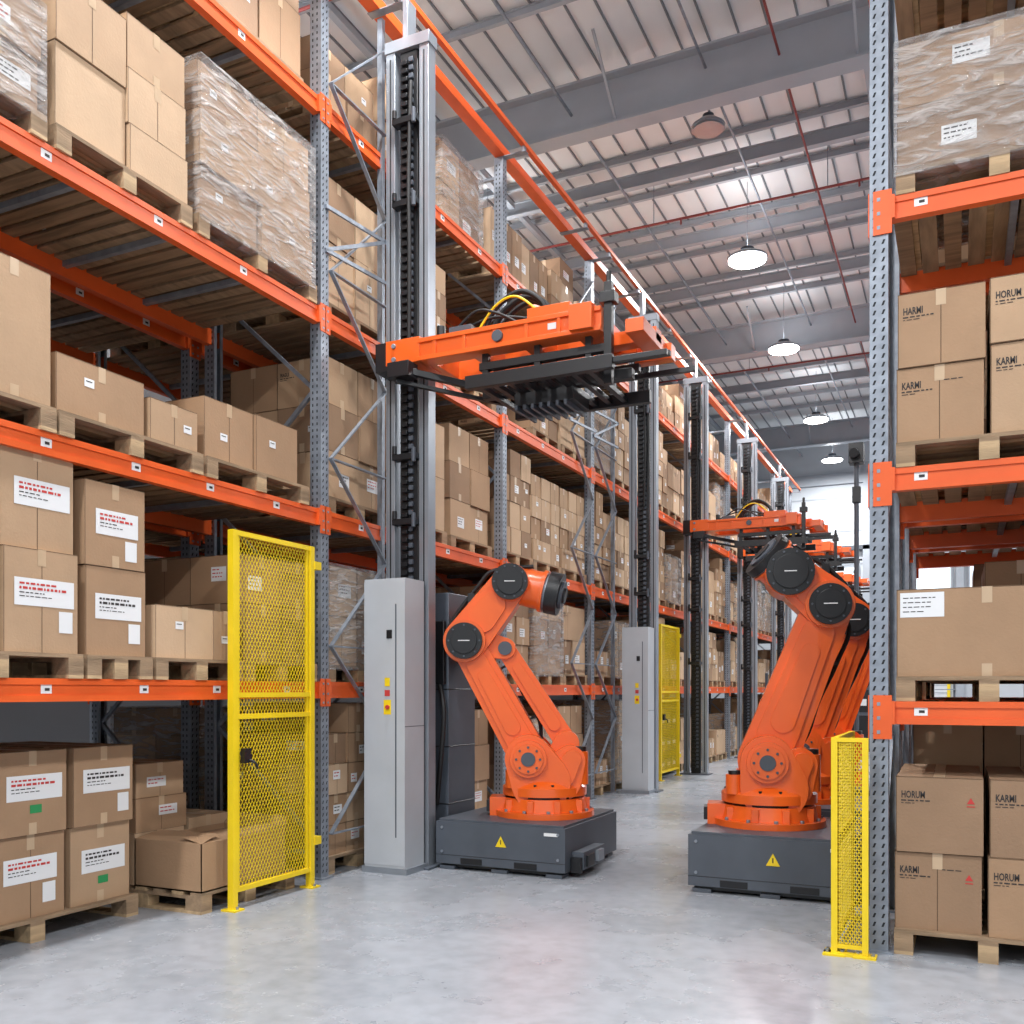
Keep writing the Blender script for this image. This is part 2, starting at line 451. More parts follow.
rx0 = -0.42
RL = [1.37, 2.70, 4.25, 5.62]
def right_rack(name, yf, yr):
    root = empty(name)
    mbb = MB(); mbr = MB()
    for x in (rx0, rx0+2.8):
        inst(PM, 'upright', (x, yf, 0), -math.pi/2, root); inst(PM, 'upright_rear', (x, yr, 0), math.pi/2, root)
        z = .3; up = True
        while z+.9 < 7.3:
            a, c = (yf+.05, yr-.05) if up else (yr-.05, yf+.05)
            mbr.bar((x, a, z), (x, c, z+.9), .03, .03, M['galv'], up=(1, 0, 0)); z += .9; up = not up
    for z in RL:
        for y, s in ((yf, -1), (yr, 1)):
            mbb.box(rx0+.052, rx0+2.748, y-.025, y+.025, z-BH/2, z+BH/2, M['orange'])
            ya, yb = (y-.034, y-.025) if s < 0 else (y+.025, y+.034)
            mbb.box(rx0+.052, rx0+2.748, ya, yb, z-BH/2, z-BH/2+.035, M['orange'])
            mbb.box(rx0+.052, rx0+2.748, ya, yb, z+BH/2-.035, z+BH/2, M['orange'])
            for xx in (rx0+.02, rx0+2.78):
                ya, yb = (y-.06, y-.0515) if s < 0 else (y+.0515, y+.06)
                mbb.box(xx-.05, xx+.05, ya, yb, z-.15, z+.1, M['orange'])
                for q in (-.11, -.03, .05):
                    mbb.box(xx-.03, xx-.012, ya-.002, yb+.002, z+q-.01, z+q+.01, M['galv'])
            for xx in (rx0+.065, rx0+2.735):
                mbb.box(xx-.02, xx+.02, y-.059 if s < 0 else y-.026, y+.026, z-BH/2-.001, z+BH/2+.001, M['orange'])
            if s < 0:
                for q in (.22, .9, 1.6): sticker(mbb, rx0+q, y-.0252, z+.01, 'y')
        for q in range(1, 4):
            xx = rx0+2.8*q/4
            mbr.box(xx-.02, xx+.02, yf+.026, yr-.026, z+BH/2-.065, z+BH/2-.026, M['galv'])
        xx = rx0+.11
        while xx < rx0+2.7:
            mbr.box(xx-.048, xx+.048, yf+.026, yr-.026, z+BH/2-.025, z+BH/2-.003, M['deck'] if random.random() < .6 else M['wood2']); xx += .135
        mbb.box(rx0-.058, rx0-.0515, yf-.05, yf+.05, z-.15, z+.1, M['orange'])
    mbb.obj('beams', parent=root, smooth=False); mbr.obj('frame_bracing', parent=root, smooth=False)
right_rack('pallet_rack', 5.86, 6.96)
right_rack('pallet_rack', 7.2, 8.3)
right_rack('pallet_rack', 8.55, 9.65)

# ---------------------------------------------------------------- near loads (left)
rr = random.Random(11)
T = [0.0]+[z+BH/2+.001 for z in LV]
def S(y0, y1, cols, z, front=-4.57, sx=1.08, **k):
    yc = (y0+y1)/2
    cols = [(a-yc, b-yc, h) for a, b, h in cols]
    m_ = stack('s', sx, y1-y0, cols, rr, **k)
    return m_.obj('carton_pallet', (front-sx/2, yc, z), smooth=False)
C = M['card']
S(3.15, 4.68, [(3.18, 3.66, [.5, .5]), (3.66, 4.14, [.5, .5]), (4.17, 4.65, [.5, .5])], 0, front=-4.97, sx=1.0, style='bigl', cms=[C[0], C[1]])
S(1.9, 3.1, [(1.92, 2.5, [.5, .5]), (2.5, 3.08, [.5])], 0, front=-4.97, sx=1.0, style='bigl')
mb = MB(); pallet(mb, 1.1, .98)
carton(mb, -.5, -.08, -.47, .0, .141, .50, rr, 'none'); carton(mb, -.5, -.08, -.46, .02, .50, .74, rr, 'label'); carton(mb, -.49, -.09, -.45, .0, .74, .98, rr, 'label')
carton(mb, -.5, -.08, .04, .46, .141, .55, rr, 'label')
cm = C[1]
x0, x1, y0, y1, z0, z1 = -.06, .54, -.48, .40, .141, .47
mb.box(x0, x1, y0, y1, z0, z0+.01, cm)
for a in ((x0, x0+.006, y0, y1), (x1-.006, x1, y0, y1), (x0, x1, y0, y0+.006), (x0, x1, y1-.006, y1)): mb.box(*a, z0, z1, cm)
mb.box(x0+.01, x1-.01, y0+.01, y1-.01, z1-.05, z1-.04, C[3])
mb.add([(x1,y0,z1),(x1,y1,z1),(x1-.19,y1-.02,z1+.03),(x1-.19,y0+.02,z1+.03)], [(0,1,2,3)], cm)
mb.add([(x0,y0,z1),(x1,y0,z1),(x1-.03,y0+.2,z1+.04),(x0+.03,y0+.2,z1+.04)], [(0,1,2,3)], cm)
mb.add([(x0,y1,z1),(x1,y1,z1),(x1-.03,y1+.05,z1+.08),(x0+.03,y1+.05,z1+.08)], [(0,1,2,3)], cm)
mb.obj('carton_pallet', (-5.12, 5.33, 0), smooth=False)
S(2.85, 3.9, [(2.87, 3.4, [.57, .58]), (3.4, 3.88, [.57, .58])], T[1], style='bigl', cms=[C[0]])
S(3.93, 4.42, [(3.94, 4.40, [.53, .5])], T[1], style='bigl', cms=[C[1]])
S(4.45, 5.25, [(4.46, 4.98, [.34]), (4.98, 5.24, [.34])], T[1], style='small', cms=[C[0], C[2]])
S(5.28, 6.1, [(5.3, 5.7, [.42, .35]), (5.7, 6.08, [.42, .35])], T[1], style='auto', cms=[C[1], C[3]])
S(1.7, 2.8, [(1.72, 2.25, [.5, .5]), (2.25, 2.78, [.5, .5])], T[1])
S(2.75, 3.72, [(2.77, 3.25, [.75]), (3.25, 3.71, [.75])], T[2], style='none', cms=[C[0]])
S(3.74, 4.86, [(3.75, 4.4, [.34]), (4.42, 4.84, [.27])], T[2], style='small', cms=[C[0], C[1]])
S(4.9, 6.0, [(4.92, 5.42, [.42]), (5.42, 5.9, [.42])], T[2], style='small', cms=[C[1]])
S(1.6, 2.7, [(1.62, 2.15, [.5]), (2.15, 2.68, [.5])], T[2])
S(2.65, 3.66, [(2.67, 3.15, [.3, .3]), (3.15, 3.64, [.3, .3])], T[3], wrap=True, style='label', cms=[C[1]])
S(3.72, 4.76, [(3.74, 4.25, [.5, .42]), (4.25, 4.74, [.30, .34, .34])], T[3], style='none', cms=[C[0], C[2]])
S(4.82, 6.1, [(4.84, 5.45, [.36, .36, .34]), (5.45, 6.06, [.36, .36, .34])], T[3], wrap=True, style='small', cms=[C[1], C[0]])
S(1.5, 2.6, [(1.52, 2.05, [.5]), (2.05, 2.58, [.5])], T[3])
S(5.05, 6.1, [(5.07, 5.58, [.5, .4]), (5.58, 6.08, [.5, .4])], T[4], front=-4.7, sx=1.0, cms=[C[1], C[3]])
S(3.9, 4.95, [(3.92, 4.45, [.4, .4]), (4.45, 4.93, [.4, .4])], T[4], front=-4.7, sx=1.0, wrap=True, cms=[C[1], C[3]])
S(2.8, 3.85, [(2.82, 3.35, [.4, .4]), (3.35, 3.83, [.4])], T[4], front=-4.7, sx=1.0)

CL = [1.26, 1.07, 1.27, 1.27, .97]    # usable load height per level
rf = random.Random(21)
grp = empty('stored_carton_pallets')
def pick(li, hi):
    return rf.choice([v for v in VAR if v[0] < hi and (v[0] > hi-.62)])
for bi in range(2, len(YS)-1):
    y0, y1 = YS[bi]+.06, YS[bi+1]-.06
    n = 3; pw = .93; sp = (y1-y0)/n
    for li, z in enumerate(T):
        for k in range(n):
            yc = y0+sp*(k+.5)
            sc = (sp-.015)/pw if sp < pw+.01 else 1
            if rf.random() < .03: continue
            if bi == 5 and li == 0 and k < 2: continue
            v = pick(li, CL[li]+.01)
            near = bi <= 3
            o = inst(v[1], 'carton_pallet' if near else 'pallet_load', ((-5.14 if li < 4 else -5.25)-rf.uniform(0, .06), yc, z), 0, None if near else grp)
            o.scale = (.98 if li < 4 else .93, sc, 1)
for bi in range(0, 7):
    y0, y1 = YS[bi]+.06, YS[bi+1]-.06
    sp = (y1-y0)/3
    for li, z in enumerate(T):
        for k in range(3):
            if rf.random() < .06: continue
            v = rf.choice([v for v in VAR if v[0] < CL[li]+.01])
            o = inst(v[1], 'pallet_load', (-6.53, y0+sp*(k+.5), z), 0, grp); o.scale = (1, min(1, (sp-.015)/.93), 1)

TR = [0.0]+[z+BH/2+.001 for z in RL]
def R_(x0, x1, cols, z, yfront=5.82, sx=1.08, **k):
    xc = (x0+x1)/2
    cols = [(a-xc, b-xc, h) for a, b, h in cols]
    m_ = stack('s', sx, x1-x0, cols, rr, **k)
    m_.obj('carton_pallet', (xc, yfront+sx/2, z), -math.pi/2, smooth=False)
R_(-.34, .62, [(-.34, .12, [.44, .43]), (.14, .6, [.44, .43])], 0, style='textr', cms=[C[1], C[3]])
R_(.68, 1.6, [(.68, 1.13, [.44, .43]), (1.14, 1.59, [.44, .43])], 0, style='mix')
R_(-.33, .62, [(-.33, .61, [.5])], TR[1], style='tl', cms=[C[1]], yfront=5.84)
R_(.68, 1.6, [(.68, 1.13, [.44]), (1.14, 1.59, [.44])], TR[1])
R_(-.33, .62, [(-.33, .13, [.43, .42]), (.15, .61, [.5, .36])], TR[2], style='text', cms=[C[1], C[0]])
R_(.68, 1.6, [(.68, 1.13, [.44]), (1.14, 1.59, [.44])], TR[2])
R_(-.33, .72, [(-.33, .71, [.36, .36])], TR[3], wrap=True, style='label', cms=[C[3], C[1]])
R_(.78, 1.75, [(.8, 1.25, [.44]), (1.25, 1.73, [.44])], TR[3])
R_(-.33, .72, [(-.33, .2, [.4]), (.2, .71, [.4])], TR[4])
CR = [1.15, 1.03, 1.22, 1.05, 1.0]
for yc in (7.75, 9.1):
    for li, z in enumerate(TR):
        for k in range(2):
            v = rf.choice([v for v in VAR if CR[li]-.25 < v[0] <= CR[li]])
            inst(v[1], 'pallet_load', (.15+k*1.0, yc, z), -math.pi/2, grp)

mb = MB()
for x_ in (-5.5, -4.66):
    for y_ in (15.55, 17.0): mb.box(x_-.02, x_+.02, y_-.02, y_+.02, 0, 1.2, M['black'])
for z_ in (.05, .42, .8, 1.16):
    mb.box(-5.5, -4.66, 15.55, 17.0, z_, z_+.02, M['black'])
    if z_ < 1.1:
        for q in range(4):
            mb.box(-5.45, -4.68, 15.6+.35*q, 15.9+.35*q, z_+.02, z_+.26, [M['black'], M['dgrey'], M['black'], M['rubber']][q])
            mb.box(-4.68, -4.675, 15.66+.35*q, 15.82+.35*q, z_+.12, z_+.18, M['label'])
mb.obj('black_crate_shelf', smooth=False)

# ---------------------------------------------------------------- yellow safety mesh
def mesh_panel(mb, org, U, w, h, z0, sp=.045, fr=.04, rails=(.5,), wire=.004, inner=True):
    U = Vector(U).normalized(); N = U.cross(Vector((0, 0, 1))); O = Vector(org)
    P = lambda u, z: O+U*u+Vector((0, 0, z))
    y = M['yellow']
    mb.bar(P(0, 0), P(0, h), fr*1.4, fr*1.4, y, up=N); mb.bar(P(w, 0), P(w, h), fr*1.4, fr*1.4, y, up=N)
    a, b_ = fr*.7, w-fr*.7
    for z in [z0+fr/2, h-fr/2]+[z0+(h-z0)*q for q in rails]:
        mb.bar(P(a, z), P(b_, z), fr, fr, y)
    if inner:
        for u in (a+.022, b_-.022): mb.bar(P(u, z0), P(u, h), .02, .02, y, up=N)
    W = b_-a; H = h-z0; k = 1.7
    for sgn in (1, -1):
        c = -W*k
        while c < H:
            u0 = max(0, -c/k); u1 = min(W, (H-c)/k)
            if u1 > u0+.005:
                v0, v1 = c+k*u0, c+k*u1
                if sgn < 0: u0, u1 = W-u0, W-u1
                mb.bar(P(a+u0, z0+v0), P(a+u1, z0+v1), wire, wire, y)
            c += sp*k
    for u in (0, w):
        q = P(u, 0); mb.box(q.x-.06, q.x+.06, q.y-.05, q.y+.05, 0, .012, y)
        for dx in (-.04, .04): mb.cyl((q.x+dx, q.y, .012), (q.x+dx, q.y, .03), .01, M['galv'], n=8)
def gate(ys, w):
    mb = MB()
    mesh_panel(mb, (-4.47, ys, 0), (0, 1, 0), w, 2.59, .12, sp=.033, fr=.034, rails=(.545, .485), wire=.0036)
    mb.box(-4.445, -4.41, ys+.05, ys+.12, 1.0, 1.1, M['black']); mb.tube([(-4.41, ys+.1, 1.02), (-4.38, ys+.12, 1.0), (-4.385, ys+.15, .96)], .01, M['black'])
    for z in (.35, 2.45):
        mb.box(-4.50, -4.44, ys+w+.02, ys+w+.1, z-.03, z+.03, M['yellow'])
        mb.bar((-4.47, ys+w, z), (-4.54, ys+w+.16, z), .02, .04, M['galv'])
    mb.obj('yellow_mesh_gate', smooth=False)
gate(5.03, .85)
gate(15.2, 1.1)
mb = MB()
mesh_panel(mb, (-.645, 5.66, 0), (1, 0, 0), .165, 1.23, .04, sp=.02, fr=.024, rails=(), wire=.0055, inner=False)
mesh_panel(mb, (-.645, 5.70, 0), (0, 1, 0), .9, 1.23, .06, sp=.03, fr=.028, rails=(.5,), inner=False)
mb.box(-.66, -.465, 5.625, 5.66, 0, .02, M['yellow'])
mb.obj('yellow_rack_end_guard', smooth=False)

# ---------------------------------------------------------------- gantry masts & arms
def mast(x, y, h, arm_z, ncab=True, arm=True):
    root = empty('gantry_manipulator', (x, y, 0))
    mb = MB()
    for sx in (-.165, .165):
        mb.box(sx-.045, sx+.045, -.06, .06, .02, h, M['alu'])
        mb.box(sx-.008, sx+.008, -.0615, .0615, .05, h-.05, M['slot'])
        mb.box(sx-.03, sx-.024, -.0612, .0612, .05, h-.05, M['dgrey'])
    mb.box(-.26, .26, -.14, .14, 0, .02, M['dgrey'])
    mb.box(-.22, .22, -.07, .07, h, h+.1, M['alu'])
    mb.box(-.05, .0, -.05, .09, h+.1, 7.39, M['alu'])
    mb.box(-.085, .085, -.03, .05, .02, h, M['black'])
    z = .1
    while z < h-.1:
        mb.box(-.06, .0, -.065, -.03, z, z+.035, M['black']); mb.box(.01, .05, -.055, -.03, z+.02, z+.06, M['dgrey'])
        z += .07
    for z in (1.95, 2.9, 3.45, 5.6, 6.3):
        mb.box(-.12, .12, -.11, -.02, z, z+.05, M['black']); mb.cyl((-.1, -.1, z+.05), (-.1, -.1, z+.12), .02, M['black'], n=10); mb.cyl((.1, -.12, z-.03), (.1, -.12, z+.09), .018, M['dgrey'], n=10)
    mb.tube([(.03, -.08, arm_z), (.06, -.12, arm_z+.9), (.04, -.1, arm_z+1.6), (.05, -.08, h-.3)], .018, M['rubber'])
    mb.obj('mast', parent=root, bevel=.004)
    if arm:
        mb = MB(); o = M['rorange']; bk = M['black']; z = arm_z; g = M['dgrey']
        mb.box(-.16, .14, -.30, -.08, z-.11, z+.13, bk)
        mb.box(-.02, .30, -.36, .0, z-.09, z+.11, o)
        for q in (-.05, .06): mb.cyl((.06, -.36, z+q), (.06, -.375, z+q), .02, M['galv'], n=12)
        # channel-section front beam with flanges
        mb.box(.28, 1.85, -.345, -.20, z-.09, z+.09, o)
        mb.box(.28, 1.85, -.365, -.345, z+.055, z+.09, o); mb.box(.28, 1.85, -.365, -.345, z-.09, z-.055, o)
        mb.box(.28, 1.95, .20, .36, z-.09, z+.09, o)
        mb.box(.22, .36, -.34, .36, z-.08, z+.08, o)
        mb.box(.70, .80, -.20, .22, z-.07, z+.07, o)
        mb.box(1.15, 1.27, -.20, .22, z-.07, z+.07, o)
        mb.box(1.62, 1.80, -.42, .46, z-.08, z+.11, o)
        mb.box(1.25, 1.60, -.35, -.05, z+.09, z+.17, o)
        mb.box(1.80, 2.16, .02, .16, z-.08, z+.02, o); mb.box(2.02, 2.16, -.30, .42, z-.12, z-.02, o); mb.box(1.9, 2.2, .3, .42, z-.14, z-.02, o)
        for i in range(5): mb.box(.42+.27*i, .45+.27*i, -.36, -.345, z-.055, z+.055, o)
        mb.cyl((1.0, -.345, z), (1.0, -.37, z), .045, g, n=16); mb.box(1.42, 1.49, -.35, -.345, z-.02, z+.03, M['label'])
        for x_ in (.85, 1.30, 1.72):
            for y_ in (-.25, .28): mb.box(x_-.025, x_+.025, y_-.025, y_+.025, z-.36, z-.08, bk)
        mb.box(.8, 1.85, -.28, -.22, z-.22, z-.16, bk); mb.box(.8, 1.95, .25, .31, z-.22, z-.16, bk)
        for i in range(8):
            x_ = .84+.13*i
            mb.box(x_, x_+.045, -.46, .5, z-.40, z-.36, bk)
        mb.box(.78, 1.98, -.48, -.42, z-.42, z-.32, bk); mb.box(.78, 1.98, .44, .5, z-.42, z-.32, bk); mb.box(.7, 1.98, -.02, .06, z-.36, z-.28, bk)
        mb.box(1.05, 1.55, -.15, .2, z-.50, z-.40, bk)
        for i in range(7): mb.box(1.06+.07*i, 1.085+.07*i, -.17, .22, z-.54, z-.50, g)
        mb.bar((.16, -.42, z-.16), (.95, .30, z-.30), .05, .05, bk); mb.bar((.10, -.40, z-.24), (.9, .34, z-.36), .04, .03, bk)
        mb.box(.05, .25, -.45, -.3, z-.22, z-.1, bk)
        mb.box(1.75, 2.38, -.46, -.42, z-.38, z-.34, bk); mb.box(1.7, 2.3, -.1, -.06, z-.26, z-.22, bk); mb.box(1.8, 2.35, .44, .48, z-.22, z-.18, bk)
        for dy in (-.12, .0, .1):
            mb.tube([(.75, dy, z+.05), (.85, dy, z+.3), (1.08, dy, z+.42), (1.28, dy, z+.30), (1.34, dy, z+.1)], .022 if dy else .03, M['rubber'])
        mb.tube([(.7, -.2, z+.06), (.9, -.2, z+.30), (1.1, -.22, z+.34), (1.3, -.22, z+.18)], .010, M['yellow'])
        mb.tube([(.5, -.25, z+.08), (.75, -.26, z+.26), (.95, -.26, z+.22), (1.15, -.27, z+.1)], .012, M['rubber'])
        mb.tube([(.35, -.1, z+.1), (.6, -.12, z+.2), (.9, -.14, z+.24), (1.3, -.1, z+.16)], .012, M['rubber'])
        mb.cyl((.45, -.27, z+.09), (.45, -.27, z+.19), .035, bk, n=14); mb.box(.55, .75, -.32, -.22, z+.09, z+.15, g)
        mb.box(1.86, 1.92, -.32, -.26, z-.48, z+.28, bk); mb.cyl((1.89, -.29, z+.28), (1.89, -.29, z+.36), .02, bk, n=10); mb.box(1.83, 1.95, -.34, -.24, z+.12, z+.2, bk)
        mb.obj('arm', parent=root, bevel=.005)
    if ncab:
        mb = MB(); c = M['cab']
        mb.box(-.2, .19, -.40, -.10, .05, 2.41, c)
        mb.box(-.2, .19, -.405, -.40, .07, 2.39, c)
        mb.box(-.22, .21, -.41, -.08, 0, .05, M['alu'])
        mb.box(-.2005, .1905, -.402, -.1, 1.2, 1.206, M['dgrey'])
        mb.box(.1, .112, -.4062, -.405, .3, 2.2, M['dgrey'])
        mb.box(.02, .07, -.412, -.405, 1.92, 1.99, M['black'])
        mb.box(-.01, .06, -.4065, -.405, 1.30, 1.42, M['yellow']); mb.box(0, .05, -.4075, -.4065, 1.45, 1.50, M['inkred']); mb.box(.0, .05, -.4075, -.4065, 1.53, 1.6, M['yellow'])
        mb.cyl((.03, -.405, 1.36), (.03, -.42, 1.36), .018, M['inkred'], n=14)
        mb.obj('control_cabinet', parent=root, bevel=.006)
    return root
mast(-4.25, 6.98, 6.95, 4.25)
mast(-4.25, 13.6, 6.95, 4.2, True, False)
mast(-4.25, 16.7, 6.95, 4.35, False)
mast(-4.25, 21.2, 6.95, 4.5, False)
mast(-4.25, 25.5, 6.95, 4.3, False)

mb = MB(); d = M['dgrey']
mb.box(-4.2, -4.03, 7.25, 7.75, 0, 2.35, d)
mb.box(-4.03, -3.70, 7.6, 7.72, 2.2, 2.3, d); mb.box(-4.22, -4.01, 7.2, 7.8, 0, .05, M['black'])
for z in (.5, 1.0, 1.5, 2.0): mb.box(-4.205, -4.025, 7.245, 7.755, z, z+.012, M['black'])
mb.box(-4.19, -4.05, 7.2, 7.25, 1.55, 2.1, M['black'])
mb.tube([(-4.1, 7.22, 1.55), (-4.02, 7.15, 1.3), (-4.05, 7.15, .9), (-4.12, 7.2, .5)], .022, M['rubber'])
mb.obj('drive_unit_tower', bevel=.008)

# ---------------------------------------------------------------- robots
def platform(mb, x0, x1, y0, y1, h):
    d = M['dgrey']
    mb.box(x0, x1, y0, y1, .05, h-.02, d)
    mb.box(x0+.02, x1-.02, y0+.02, y1-.02, h-.02, h, M['dgrey'])
    mb.box(x0+.04, x1-.04, y0+.04, y1-.04, .02, .05, M['black'])
    for x in (x0+.1, (x0+x1)/2, x1-.1):
        for y in (y0+.08, y1-.08): mb.box(x-.07, x+.07, y-.07, y+.07, 0, .03, M['dgrey'])
    mb.box(x0-.002, x1+.002, y0-.002, y0, .12, .124, M['black'])
    for q in (.2, .62): mb.box(x0+(x1-x0)*q, x0+(x1-x0)*q+.2, y0-.003, y0, .055, .105, M['black'])
    for x in (x0+.06, x1-.06):
        for z in (.15, h-.07): mb.cyl((x, y0, z), (x, y0-.01, z), .012, M['galv'], n=10)
    cx = x0+(x1-x0)*.52; z = h*.62
    mb.add([(cx-.05, y0-.006, z-.04), (cx+.05, y0-.006, z-.04), (cx, y0-.006, z+.05)], [(0, 1, 2)], M['yellow'])
    mb.box(cx-.004, cx+.004, y0-.0075, y0-.0065, z-.018, z+.018, M['black'])
    mb.box(x1-.02-.16, x1-.06, y0-.006, y0, h-.085, h-.06, M['label'])
    mb.box(x1, x1+.10, y0+.15, y0+.65, .06, .2, M['dgrey']); mb.box(x1+.10, x1+.12, y0+.2, y0+.35, .08, .17, M['black'])
    mb.box(x1+.10, x1+.13, y0+.42, y0+.55, .09, .18, M['alu']); mb.box(x1+.01, x1+.09, y0+.1, y0+.15, .04, .16, M['black'])

def robot(loc, rot, ptop, plat, S_, E, W, Tn, wr=.16, tr=.175, link=None, la=(.2, .16)):
    root = empty('robot_arm', loc)
    mb = MB(); platform(mb, *plat, ptop); mb.obj('base_platform', parent=root, bevel=.01)
    o = M['rorange']; bk = M['black']; g = M['dgrey']
    mb = MB()
    z0 = 0
    mb.cyl((0, 0, z0), (0, 0, z0+.05), .43, o, n=40)
    for i in range(12):
        a = i*math.pi/6+.1; mb.cyl((.395*math.cos(a), .395*math.sin(a), z0+.05), (.395*math.cos(a), .395*math.sin(a), z0+.07), .016, M['galv'], n=8)
    mb.cyl((0, 0, .05), (0, 0, .16), .375, o, r1=.35, n=40)
    mb.cyl((0, 0, .16), (0, 0, .18), .32, bk, n=40)
    mb.cyl((0, 0, .18), (0, 0, .25), .365, o, n=40)
    mb.cyl((0, 0, .25), (0, 0, .31), .365, o, r1=.29, n=40)
    for i in range(10):
        a = i*math.pi/5; mb.cb((.365*math.cos(a), .365*math.sin(a), .10), (.05, .05, .1), o)
    for i in range(14):
        a = i*math.pi/7; mb.cyl((.33*math.cos(a), .33*math.sin(a), .265), (.33*math.cos(a), .33*math.sin(a), .285), .013, bk, n=8)
    mb.box(-.47, -.3, -.12, .12, 0, .16, o); mb.box(-.5, -.47, -.09, .09, .03, .13, bk)
    sx, sz = S_
    mb.hull((sx*.5+.04, .3), .25, S_, .20, -.29, -.15, o); mb.hull((sx*.5+.04, .3), .25, S_, .20, .15, .29, o)
    mb.hull((.12, .33), .2, (.22, .48), .13, -.24, .24, o)
    mb.hull((.16, .36), .1, (.24, .50), .075, -.27, .27, o)
    mb.box(-.25, .28, -.16, .16, .26, .42, o)
    mb.cyl((sx, -.33, sz), (sx, .34, sz), .155, o, n=32)
    mb.cyl((sx, -.35, sz), (sx, -.33, sz), .125, o, n=32); mb.cyl((sx, -.36, sz), (sx, -.35, sz), .06, g, n=24)
    for i in range(8):
        a = i*math.pi/4; mb.cyl((sx+.10*math.cos(a), -.36, sz+.10*math.sin(a)), (sx+.10*math.cos(a), -.35, sz+.10*math.sin(a)), .011, g, n=6)
    mb.cyl((sx, .34, sz), (sx, .5, sz), .1, bk, n=24)
    mb.cyl((.30, -.16, .28), (.30, -.16, .56), .075, o, n=20); mb.cyl((.30, -.16, .56), (.30, -.16, .60), .06, bk, n=20)
    mb.cyl((-.26, -.2, .25), (-.26, -.2, .40), .07, o, n=20); mb.cyl((-.26, -.2, .40), (-.26, -.2, .43), .05, bk, n=20)
    mb.hull(S_, la[0], E, la[1], -.13, .13, o, n=20)
    Sv = Vector((S_[0], S_[1])); Ev = Vector((E[0], E[1])); dv = (Ev-Sv)
    A1 = Sv+dv*.16; B1 = Sv+dv*.82
    mb.hull(tuple(A1), la[0]*.70, tuple(B1), la[1]*.66, -.155, .155, o, n=16)
    mb.hull(tuple(Sv+dv*.26), la[0]*.42, tuple(Sv+dv*.70), la[1]*.38, -.168, .168, o, n=16)
    mb.cyl((E[0], -.21, E[1]), (E[0], .22, E[1]), .18, o, n=36)
    mb.cyl((E[0], -.245, E[1]), (E[0], -.21, E[1]), .155, bk, n=36); mb.cyl((E[0], -.26, E[1]), (E[0], -.245, E[1]), .11, bk, n=36)
    for i in range(8):
        a = i*math.pi/4; mb.cyl((E[0]+.132*math.cos(a), -.251, E[1]+.132*math.sin(a)), (E[0]+.132*math.cos(a), -.245, E[1]+.132*math.sin(a)), .009, g, n=6)
    mb.box(E[0]-.05, E[0]+.05, -.2625, -.26, E[1]-.004, E[1]+.004, M['label'])
    mb.cyl((E[0], .22, E[1]), (E[0], .42, E[1]), .12, o, n=28); mb.cyl((E[0], .42, E[1]), (E[0], .5, E[1]), .10, bk, n=28)
    Wv = Vector(W)
    mb.hull(E, .19, W, .155, -.16, .18, o, n=20)
    q = Ev+(Wv-Ev)*.5
    mb.hull(tuple(q-(Wv-Ev)*.12), .12, tuple(q+(Wv-Ev)*.12), .11, -.185, .2, o, n=16)
    mb.cyl((W[0], -.21, W[1]), (W[0], .22, W[1]), wr, o, n=36)
    mb.cyl((W[0], -.26, W[1]), (W[0], -.21, W[1]), wr*.96, bk, n=36); mb.cyl((W[0], -.275, W[1]), (W[0], -.26, W[1]), wr*.7, bk, n=36)
    for i in range(10):
        a = i*math.pi/5
        mb.cyl((W[0]+wr*.83*math.cos(a), -.266, W[1]+wr*.83*math.sin(a)), (W[0]+wr*.83*math.cos(a), -.26, W[1]+wr*.83*math.sin(a)), .009, g, n=6)
    mb.box(W[0]-.045, W[0]+.045, -.2775, -.275, W[1]-.004, W[1]+.004, M['label'])
    Tv = Vector(Tn); dd = (Tv-Wv); t3 = lambda f, y=0: (Wv.x+dd.x*f, y-.06*f, Wv.y+dd.y*f)
    mb.cyl(t3(0), t3(.62), tr*.90, o, n=32, r1=tr*.95)
    mb.cyl(t3(.62), t3(.70), tr*1.05, o, n=32); mb.cyl(t3(.70), t3(.75), tr*.9, M['galv'], n=32)
    mb.cyl(t3(.75), t3(1.0), tr*1.05, bk, n=32); mb.cyl(t3(1.0), t3(1.06), tr*.7, g, n=28); mb.cyl(t3(1.06), t3(1.1), tr*.4, bk, n=28)
    # cable dress pack over the forearm
    nv = Vector((-(Wv-Ev).y, (Wv-Ev).x)).normalized()
    if nv.y < 0: nv = -nv
    pk = [(Ev.x+nv.x*.20, -.05, Ev.y+nv.y*.20)]
    for t in (.3, .7): 
        p = Ev+(Wv-Ev)*t+nv*.215; pk.append((p.x, -.05, p.y))
    p = Wv+nv*.19; pk.append((p.x, -.05, p.y)); p = Wv+dd*.45; pk.append((p.x, -.05, p.y+tr+.02))
    mb.tube(pk, .017, M['rubber']); mb.tube([(a_, b_+.05, c_) for a_, b_, c_ in pk], .014, M['rubber'])
    p = Ev+(Wv-Ev)*.5+nv*.19; mb.box(p.x-.03, p.x+.03, -.09, .04, p.y-.03, p.y+.05, bk)
    if link:
        L0, L1 = link
        mb.hull(L0, .095, L1, .08, -.05, .13, o, n=16)
        mb.hull(tuple(Vector(L0)*.8+Vector(L1)*.2), .055, tuple(Vector(L0)*.2+Vector(L1)*.8), .042, -.07, .15, o, n=16)
        mb.cyl((L0[0], -.1, L0[1]), (L0[0], .16, L0[1]), .07, g, n=20); mb.cyl((L1[0], -.11, L1[1]), (L1[0], .16, L1[1]), .06, g, n=20)
        mb.hull(L1, .09, E, .14, -.09, .13, o, n=16)
        mb.hull(L0, .11, (.12, .34), .18, -.12, .16, o, n=16)
    off = Vector((-dv.y, dv.x)).normalized()
    pts = []
